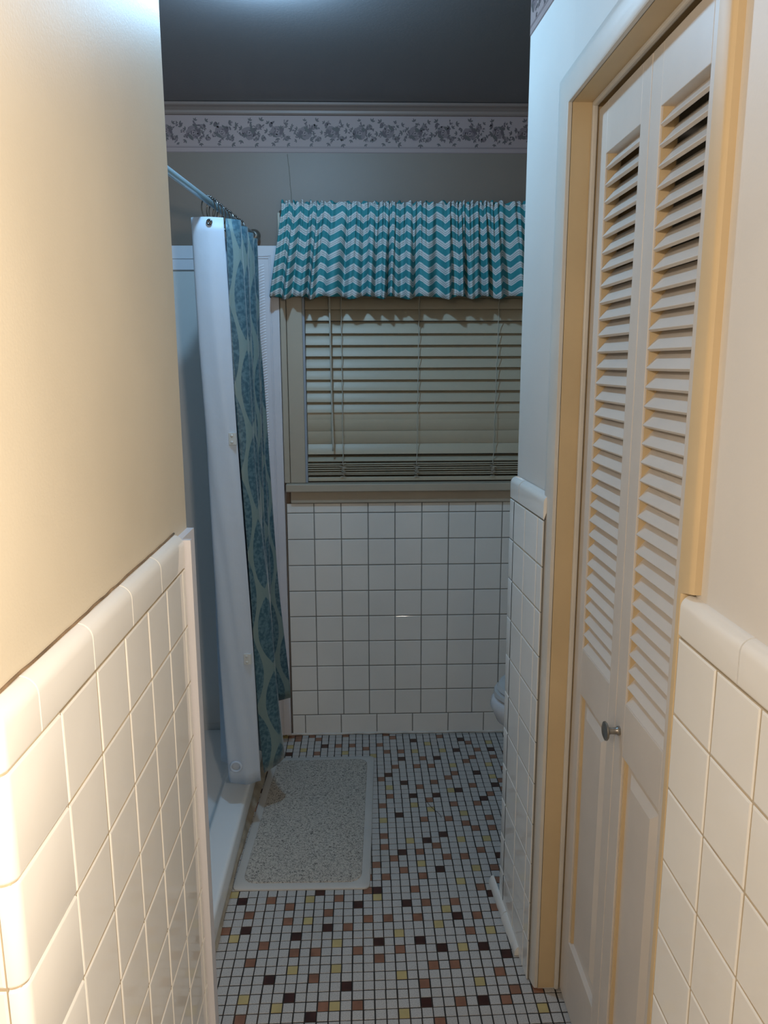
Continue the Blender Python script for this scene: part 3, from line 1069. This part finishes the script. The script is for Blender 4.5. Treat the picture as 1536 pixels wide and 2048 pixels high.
# two slats turned back (face leaning down), then two open ones
slat(1.352, 93)
slat(1.318, 100)
slat(1.272, 100)
slat(1.228, 66)
slat(1.188, 24)
m.build('slat_panel', M_BLIND, blind, smooth_angle=30)
m = MB()
for k in range(6):
    z = 1.124 + k * 0.0088
    slat(z, rr.uniform(-3, 4), roll=rr.uniform(-.001, .001))
m.build('slat_stack', M_BLIND, blind, smooth_angle=30)
m = MB()
m.box((BX0, BY - 0.026, 1.098), (BX1, BY + 0.024, 1.1145), bev=0.003)
m.build('bottom_rail', M_BLIND, blind)
m = MB()
m.box((BX0, BY - 0.028, 1.985), (BX1, BY + 0.026, WZ1 - 0.002), bev=0.002)
m.build('head_rail', M_BLIND, blind)
for cx, cxb in ((-0.076, -0.076), (0.228, 0.219), (0.539, 0.527)):
    m = MB()
    pts = []
    for k in range(37):
        t = k / 36
        z = lerp(1.985, 1.168, t)
        pts.append((lerp(cx, cxb, t) + 0.0016 * math.sin(k * 1.9), BY - 0.0275 - 0.002 * math.cos(k * 1.1), z))
    for k in range(16):
        z = lerp(1.165, 1.112, k / 15)
        pts.append((cxb + 0.010 * math.sin(k * 2.3) + 0.004 * math.sin(k * 5.1), BY - 0.031 - 0.004 * math.cos(k * 2.9), z))
    m.tube(pts, 0.0015, seg=5)
    pts = []
    for k in range(16):
        z = lerp(1.172, 1.120, k / 15)
        pts.append((cxb + 0.011 * math.cos(k * 2.6) - 0.004 * math.sin(k * 1.1), BY - 0.030 - 0.004 * math.sin(k * 2.9), z))
    m.tube(pts, 0.0012, seg=5)
    m.build('ladder_cord', M_CORD, blind)
m = MB()
m.tube([(-0.122, BY - 0.040, 1.985), (-0.120, BY - 0.042, 1.80), (-0.117, BY - 0.043, 1.45), (-0.114, BY - 0.044, 1.24), (-0.1135, BY - 0.044, 1.222)], [0.0035, 0.0035, 0.0035, 0.0042, 0.0045], seg=6)
m.build('tilt_wand', M_CORD, blind)

# ------------------------------------------------------------------ valance on its rod
VX0, VX1 = -0.288, 0.86
m = MB()
m.tube([(VX0 - 0.006, YB - 0.002, 2.116), (VX0 - 0.006, YB - 0.045, 2.116), (VX0 + 0.004, YB - 0.056, 2.116), (VX1 - 0.004, YB - 0.056, 2.116), (VX1 + 0.006, YB - 0.045, 2.116), (VX1 + 0.006, YB - 0.002, 2.116)], 0.0055, seg=8)
ROD_M = m
o = ROD_M.build('curtain_rod', M_PEWTER)
tag(o, 'thin dark rod over the window holding up the chevron valance', 'curtain rod')
m = MB()
NX, rows = 760, [(2.150, 'h'), (2.143, 'h'), (2.134, 'h'), (2.126, 'p'), (2.116, 'p'), (2.106, 'p'), (2.094, 'b'), (2.074, 'b'), (2.05, 'b'), (2.01, 'b'), (1.97, 'b'), (1.93, 'b'), (1.89, 'b'), (1.85, 'b'), (1.825, 'b'), (1.806, 'b')]
vr = random.Random(21)
# irregular pleat phases
ph, fr = [0.0], []
acc = 0.0
for i in range(NX):
    t = i / (NX - 1)
    acc += (1.0 + 0.35 * math.sin(t * 23) + 0.3 * math.sin(t * 57 + 1)) / NX
    ph.append(acc)
big = lambda i: math.sin(2 * math.pi * ph[i] * 21) + 0.55 * math.sin(2 * math.pi * ph[i] * 34 + 1.3)
small = lambda i: math.sin(2 * math.pi * ph[i] * 62) + 0.5 * math.sin(2 * math.pi * ph[i] * 97 + .7)
grid = []
for z, kd in rows:
    row = []
    d = (2.116 - z) / (2.116 - 1.806)
    for i in range(NX):
        t = i / (NX - 1)
        x = lerp(VX0, VX1, t)
        if kd == 'h':
            y = YB - 0.056 - 0.0085 * small(i) * (0.6 + (z - 2.126) * 15)
            zz = z + 0.003 * math.sin(ph[i] * 400) + 0.003 * math.sin(ph[i] * 230 + 1)
            if z < 2.138:
                zz = z
        elif kd == 'p':
            y = YB - 0.0655 - 0.0022 * small(i)
            zz = z
        else:
            k = min(1, d * 1.6)
            y = YB - 0.0655 - 0.006 * small(i) * (1 - k) - (0.018 * k) * (big(i)) - 0.018 * d
            zz = z + 0.0055 * d * math.sin(ph[i] * 2 * math.pi * 10.5 + 1) - 0.003 * d * big(i)
        sp_ = -0.050 * max(0, d) * (1 - t) ** 3 + 0.05 * max(0, d) * t ** 3
        row.append(Vector((x + sp_, y, zz)))
    grid.append(row)
# return of the left end back to the wall
for r in grid:
    e = r[0]
    r.insert(0, Vector((e.x - 0.004, YB - 0.030, e.z)))
    r.insert(0, Vector((e.x - 0.003, YB - 0.004, e.z)))
n = len(grid[0])
ml = grid[9]
us = [0.0]
for i in range(1, n):
    us.append(us[-1] + (ml[i] - ml[i - 1]).length)
vv = [p for r in grid for p in r]
fs, uvs = [], []
for a in range(len(grid) - 1):
    for b in range(n - 1):
        fs.append([a * n + b, a * n + b + 1, (a + 1) * n + b + 1, (a + 1) * n + b])
m.add(vv, fs, 0, True)
val = m.build('valance', M_CHEV, fix=False)
uvl = val.data.uv_layers.new(name='UVMap')
zs = [r[0] for r in rows]
for p in val.data.polygons:
    for li in p.loop_indices:
        vi = val.data.loops[li].vertex_index
        uvl.data[li].uv = (us[vi % n] * 1.0, zs[vi // n])
sol = val.modifiers.new('thickness', 'SOLIDIFY')
sol.thickness = 0.0012
tag(val, 'gathered teal and white chevron valance across the top of the window', 'valance')

# ------------------------------------------------------------------ shower: walls, pan, frame moulding
m = MB()
m.box((-1.2, YB - 0.012, 0.066), (-0.40, yp + 0.002, 2.00), bev=0.002)
m.box((-1.2, YB - 0.010, 0.0), (-0.40, yp + 0.002, 0.0655))
o = m.build('wall_shower', M_SHOWER)
S(o, 'grey blue acrylic shower wall behind the curtain', 'shower wall')
m = MB()
m.box((-1.22, 1.49, 0.066), (-1.19, YB - 0.014, 2.0), bev=0.002)
m.box((-1.19, 1.489, 0.066), (-0.45, 1.502, 2.0), bev=0.002)
m.build('side_panel', M_SHOWER, o)
m = MB()
m.box((-1.19, YB - 0.022, 1.912), (-0.40, YB - 0.010, 2.00), bev=0.002)
m.box((-1.19, YB - 0.026, 1.952), (-0.40, YB - 0.020, 1.956), bev=0.001)
# right stile of the frame, with raised lips and a rope strip
m.box((-0.405, YB - 0.020, 0.012), (-0.3115, YB + 0.014, 2.0), bev=0.002)
m.box((-0.3475, YB - 0.0235, 0.012), (-0.3435, YB - 0.018, 1.965), bev=0.001)
m.box((-0.3410, YB - 0.0235, 0.012), (-0.3380, YB - 0.018, 1.965), bev=0.001)
m.box((-0.405, YB - 0.0235, 1.961), (-0.338, YB - 0.018, 1.965), bev=0.001)
m.box((-0.405, YB - 0.0235, 1.953), (-0.345, YB - 0.018, 1.956), bev=0.001)
z = 0.03
tr = MB()
while z < 1.925:
    zc = z
    rings = []
    for k in range(5):
        a = k / 4 * math.pi
        rings.append([Vector((x, YB - 0.0195 - 0.004 * math.sin(a) * max(0.0, 1 - ((x + 0.379) / 0.016) ** 2), zc + 0.0045 - 0.0045 * math.cos(a) + 0.006 * math.sin((x + 0.379) * 90))) for x in (-0.394, -0.387, -0.379, -0.371, -0.364)])
    tr.loft(rings, smooth=True, ring_closed=False, caps=False)
    z += 0.0105
trim = m.build('trim_shower', M_WHITE_TRIM)
S(trim, 'white picture-frame moulding around the shower opening beside the window', 'moulding')
tr.build('rope_strip', M_WHITE_TRIM, trim)

pan = empty('shower_pan', (-0.8, 2.28, 0.0))
tag(pan, 'white low-curb shower pan behind the curtain at floor level', 'shower pan')
m = MB()
px0, px1, py0, py1 = -1.188, -0.411, 1.504, YB - 0.014
sec = [(-0.411, 0.0), (-0.411, 0.078), (-0.413, 0.085), (-0.418, 0.089), (-0.425, 0.090), (-0.495, 0.090), (-0.502, 0.088), (-0.507, 0.082), (-0.512, 0.060), (-0.520, 0.046), (-0.535, 0.040), (-1.10, 0.034), (-1.17, 0.040), (-1.184, 0.066), (-1.187, 0.066), (-1.187, 0.0)]
rings = [[Vector((x, y, z)) for x, z in sec] for y in (py0, py1)]
m.loft(rings, smooth=True)
m.build('basin', M_PAN, pan, smooth_angle=60)
m = MB()
m.loft([[Vector(p) for p in ((-0.4105, y, 0.0004), (-0.4105, y, 0.020), (-0.404 + 0.0012 * math.sin(y * 31), y, 0.011), (max(-0.4085, -0.4045 + (y - 2.079) * 0.0412 - 0.004) - 0.0012 + 0.0012 * math.sin(y * 47), y, 0.0004))] for y in [py0 + (py1 - py0) * k / 40 for k in range(41)]], smooth=False)
m.build('caulk_bead', mat('tan_curb_shade_caulk', (0.33, 0.28, 0.21, 1), 0.6, var=0.3, vscale=18), pan)  # tan of this strip carries the shade on the curb's front face

# ------------------------------------------------------------------ shower rod, rings, liner, curtain
RZ = 2.035


def rod_x(y):
    return -0.478 + 0.0808 * (y - 2.035)


rod = empty('shower_rod', (rod_x(2.28), 2.28, RZ))
tag(rod, 'blue grey metal rod running along the shower opening above the curtain', 'shower rod')
m = MB()
m.tube([(rod_x(y), y, RZ) for y in (1.503, 2.0, 2.5, YB - 0.026)], 0.0098, seg=20)
m.build('tube', M_ROD, rod)
for y0, y1 in ((1.5035, 1.515), (YB - 0.0235, YB - 0.036)):
    m = MB()
    m.tube([(rod_x(y0), y0, RZ), (rod_x(y1), y1, RZ), (rod_x(y1), y1 + (y1 - y0) * 0.8, RZ)], [0.024, 0.022, 0.012], seg=20)
    m.build('flange', M_PEWTER, rod)

ring_y = [2.412, 2.452, 2.485, 2.525, 2.575, 2.64, 2.71, 2.79]
ring_words = ['frontmost dark chrome curtain ring, hooked through the white liner flap', 'second dark chrome curtain ring from the front on the shower rod',
              'third dark chrome curtain ring from the front on the shower rod', 'fourth dark chrome curtain ring from the front on the shower rod',
              'fifth dark chrome curtain ring from the front on the shower rod', 'sixth dark chrome curtain ring from the front on the shower rod',
              'seventh dark chrome curtain ring from the front on the shower rod', 'last dark chrome curtain ring on the shower rod, nearest the far wall']
for k, y in enumerate(ring_y):
    m = MB()
    rx, rz = 0.020, 0.034
    tw = (0.30, -0.25, 0.35, -0.1, 0.3, -0.3, 0.2, -0.2)[k]
    cx, cz = rod_x(y) + (0.004 if k else 0.002), RZ + 0.0115 - rz + 0.001
    pts = []
    for a in range(28):
        t = a / 28 * 2 * math.pi
        lx, lz = rx * math.cos(t), rz * math.sin(t)
        pts.append((cx + lx * math.cos(tw), y + lx * math.sin(tw), cz + lz))
    m.tube(pts, 0.0018, seg=8, closed=True)
    for a in (4, 5.2, 6.5, 7.5, 8.8, 10):          # roller beads over the rod
        t = a / 28 * 2 * math.pi
        p = (cx + rx * math.cos(t) * math.cos(tw), y + rx * math.cos(t) * math.sin(tw), cz + rz * math.sin(t))
        bm = bmesh.new()
        bmesh.ops.create_icosphere(bm, subdivisions=2, radius=0.0036, matrix=Matrix.Translation(p))
        m.bm(bm, 0, True)
    o = m.build('curtain_ring', M_RING)
    tag(o, ring_words[k], 'curtain ring', 'rings on the shower rod')


def drape(name, top, bot, zt_, zbot, material, span, ease, fold_noise=0.004, rows_n=44, solid=0.0012, seed=1, parent=None):
    T = catmull([(x, y, 0) for x, y in top], span)
    B = catmull([(x, y, z) for (x, y), z in zip(bot, zbot)], span)
    n_ = len(T)
    r_ = random.Random(seed)
    ph1, ph2 = r_.uniform(0, 6), r_.uniform(0, 6)
    m = MB()
    vs_ = []
    for k in range(rows_n + 1):
        t = k / rows_n
        e_ = t ** ease
        for i in range(n_):
            z = lerp(zt_, B[i].z, t)
            x, y = lerp(T[i].x, B[i].x, e_), lerp(T[i].y, B[i].y, e_)
            w = fold_noise * math.sin(3.1 * t * 3 + i * 0.55 + ph1) * math.sin(math.pi * min(1, t * 1.2) * .9)
            w2 = fold_noise * 0.8 * math.sin(t * 17 + i * 0.9 + ph2) * t
            vs_.append(Vector((x + w + w2 * .5, y + w2, z)))
    fs = []
    for k in range(rows_n):
        for i in range(n_ - 1):
            fs.append([k * n_ + i, k * n_ + i + 1, (k + 1) * n_ + i + 1, (k + 1) * n_ + i])
    m.add(vs_, fs, 0, True)
    o = m.build(name, material, parent, fix=False)
    L = [0.0]
    mid = rows_n // 2
    for i in range(1, n_):
        L.append(L[-1] + (vs_[mid * n_ + i] - vs_[mid * n_ + i - 1]).length)
    uvl = o.data.uv_layers.new(name='UVMap')
    for p in o.data.polygons:
        for li in p.loop_indices:
            vi = o.data.loops[li].vertex_index
            uvl.data[li].uv = (L[vi % n_], vs_[vi].z)
    s_ = o.modifiers.new('thickness', 'SOLIDIFY')
    s_.thickness = solid
    return o


liner = drape('shower_liner',
              [(-0.402, 2.405), (-0.450, 2.392), (-0.497, 2.405), (-0.470, 2.45), (-0.445, 2.50), (-0.487, 2.57), (-0.448, 2.64), (-0.487, 2.72), (-0.445, 2.80), (-0.470, 2.88), (-0.44, 2.93)],
              [(-0.350, 2.405), (-0.405, 2.395), (-0.462, 2.408), (-0.455, 2.47), (-0.445, 2.52), (-0.520, 2.58), (-0.462, 2.66), (-0.52, 2.74), (-0.46, 2.82), (-0.50, 2.90), (-0.46, 2.94)],
              1.986, [0.176, 0.168, 0.176, 0.17, 0.165, 0.157, 0.16, 0.165, 0.165, 0.17, 0.17], M_LINER, 8, 1.05, fold_noise=0.003, seed=4)
tag(liner, 'white shower curtain liner hanging in front of the teal curtain over the curb', 'shower liner')
# rust-free clear tabs and the weight bump near the hem
for z, xc, w, h in ((1.335, -0.3995, 0.024, 0.038), (0.615, -0.3800, 0.024, 0.036)):
    m = MB()
    yy = 2.395
    m.box((xc - w / 2, yy - 0.0022, z - h / 2), (xc + w / 2, yy + 0.006, z + h / 2), bev=0.0012)
    for dz in (-0.010, 0.010):
        bm = bmesh.new()
        bmesh.ops.create_icosphere(bm, subdivisions=2, radius=0.0048, matrix=Matrix.Translation((xc - 0.002, yy - 0.002, z + dz)) @ Matrix.Scale(0.5, 4, (0, 1, 0)))
        m.bm(bm, 0, True)
    tag(m.build('suction_tab', M_PATCH, liner), 'clear plastic tab with two knobs')
m = MB()
m.tube([(-0.432 + 0.017 * math.cos(a * math.pi / 12), 2.3925, 0.235 + 0.017 * math.sin(a * math.pi / 12)) for a in range(24)], 0.0045, seg=8, closed=True)
m.build('hem_weight', M_LINER, liner)
m = MB()
m.tube([(-0.441 + 0.0062 * math.cos(a * math.pi / 8), 2.390, 1.971 + 0.0062 * math.sin(a * math.pi / 8)) for a in range(16)], 0.0032, seg=8, closed=True)
m.build('grommet', M_RING, liner)

curt = drape('shower_curtain',
             [(-0.402, 2.440), (-0.362, 2.475), (-0.415, 2.525), (-0.358, 2.590), (-0.418, 2.645), (-0.356, 2.705), (-0.418, 2.760), (-0.358, 2.820), (-0.412, 2.875), (-0.380, 2.930)],
             [(-0.352, 2.480), (-0.287, 2.545), (-0.408, 2.610), (-0.350, 2.685), (-0.418, 2.745), (-0.345, 2.800), (-0.412, 2.850), (-0.360, 2.885), (-0.372, 2.910), (-0.298, 2.925)],
             1.990, [0.160, 0.190, 0.185, 0.190, 0.195, 0.20, 0.205, 0.21, 0.225, 0.238], M_DAMASK, 8, 1.45, fold_noise=0.0045, seed=9)
tag(curt, 'bunched teal leaf-patterned fabric shower curtain beside the window', 'shower curtain')

# ------------------------------------------------------------------ bath mat
bmat = empty('bath_mat', (-0.19, 2.47, 0.0))
tag(bmat, 'rectangular speckled grey bath mat on the mosaic floor by the shower', 'bath mat')


def rrect(c, r, z, n=6, inset=0.0):
    """rounded quad from 4 corners (ccw)"""
    out = []
    cs = [Vector((x, y, 0)) for x, y in c]
    ctr = sum(cs, Vector()) / 4
    for i in range(4):
        p, a, b = cs[i], cs[i - 1], cs[(i + 1) % 4]
        da, db = (a - p).normalized(), (b - p).normalized()
        p = p + (da + db) * inset
        q0, q1 = p + da * r, p + db * r
        for k in range(n + 1):
            t = k / n
            v = q0 * (1 - t) ** 2 + p * 2 * t * (1 - t) + q1 * t * t
            out.append(Vector((v.x, v.y, z)))
    return out


cor = [(-0.4045, 2.079), (0.012, 2.074), (0.0385, 2.872), (-0.372, 2.868)]
m = MB()
m.loft([rrect(cor, 0.022, 0.0008), rrect(cor, 0.022, 0.005), rrect(cor, 0.021, 0.007, inset=0.002), rrect(cor, 0.04, 0.007, inset=0.030)], smooth=True)
m.build('border', M_MATEDGE, bmat, smooth_angle=50)
m = MB()
m.loft([rrect(cor, 0.045, 0.006, inset=0.026), rrect(cor, 0.045, 0.0098, inset=0.0275), rrect(cor, 0.044, 0.0108, inset=0.031)], smooth=True)
tag(m.build('pile', M_SHAG, bmat, smooth_angle=50), 'speckled grey loop pile centre')

# ------------------------------------------------------------------ toilet (mostly hidden behind the pier)
toilet = empty('toilet', (0.835, 2.58, 0.0))
tag(toilet, 'white toilet whose bowl tip peeks out behind the tiled pier', 'toilet')


def egg(cx, cyy, front, back, half, z, n=32):
    out = []
    for k in range(n):
        a = 2 * math.pi * k / n
        c, s_ = math.cos(a), math.sin(a)
        L_ = back if c > 0 else front
        out.append(Vector((cx + L_ * c, cyy + half * s_, z)))
    return out


TY = 2.58
m = MB()
secs = [(0.95, 0.20, 0.17, 0.10, 0.002), (0.95, 0.19, 0.17, 0.095, 0.06), (0.93, 0.17, 0.18, 0.095, 0.15), (0.86, 0.24, 0.25, 0.12, 0.22), (0.78, 0.285, 0.32, 0.165, 0.30), (0.76, 0.288, 0.34, 0.180, 0.355), (0.76, 0.284, 0.34, 0.182, 0.375), (0.76, 0.276, 0.33, 0.176, 0.384), (0.76, 0.20, 0.25, 0.13, 0.384), (0.77, 0.15, 0.18, 0.10, 0.27)]
m.loft([egg(a - 0.018, TY, f_, b_, h_, z) for a, f_, b_, h_, z in secs], smooth=True)
m.build('bowl', M_PORC, toilet, smooth_angle=60)
m = MB()
m.loft([egg(0.742, TY, 0.272, 0.22, 0.180, 0.391), egg(0.742, TY, 0.277, 0.22, 0.184, 0.396), egg(0.742, TY, 0.274, 0.22, 0.182, 0.409), egg(0.742, TY, 0.262, 0.21, 0.172, 0.412)], smooth=True)
m.build('seat', M_SEAT, toilet, smooth_angle=50)
m = MB()
m.loft([egg(0.742, TY, 0.262, 0.22, 0.178, 0.4125), egg(0.742, TY, 0.266, 0.22, 0.181, 0.418), egg(0.742, TY, 0.258, 0.215, 0.176, 0.432), egg(0.752, TY, 0.20, 0.18, 0.14, 0.440)], smooth=True)
m.build('lid', M_SEAT, toilet, smooth_angle=50)
m = MB()
m.box((1.005, TY - 0.22, 0.385), (1.205, TY + 0.22, 0.74), bev=0.02)
m.build('tank', M_PORC, toilet)
m = MB()
m.box((0.997, TY - 0.228, 0.74), (1.21, TY + 0.228, 0.772), bev=0.012)
m.build('tank_lid', M_PORC, toilet)
m = MB()
m.tube([(1.006, TY + 0.16, 0.69), (0.990, TY + 0.16, 0.69), (0.985, TY + 0.15, 0.688), (0.985, TY + 0.08, 0.68)], 0.006, seg=8)
m.build('flush_handle', M_CHROME, toilet)

# ------------------------------------------------------------------ a stray hair on the floor
m = MB()
m.tube(catmull([(0.222, 2.565, 0.0009), (0.228, 2.53, 0.0009), (0.243, 2.495, 0.0009), (0.262, 2.462, 0.0009), (0.266, 2.440, 0.0009)], 6), 0.0008, seg=5)
tag(m.build('hair_strand', mat('dark_hair', (0.02, 0.015, 0.012, 1), 0.5)), 'single dark curved hair lying on the mosaic floor right of the bath mat', 'hair')
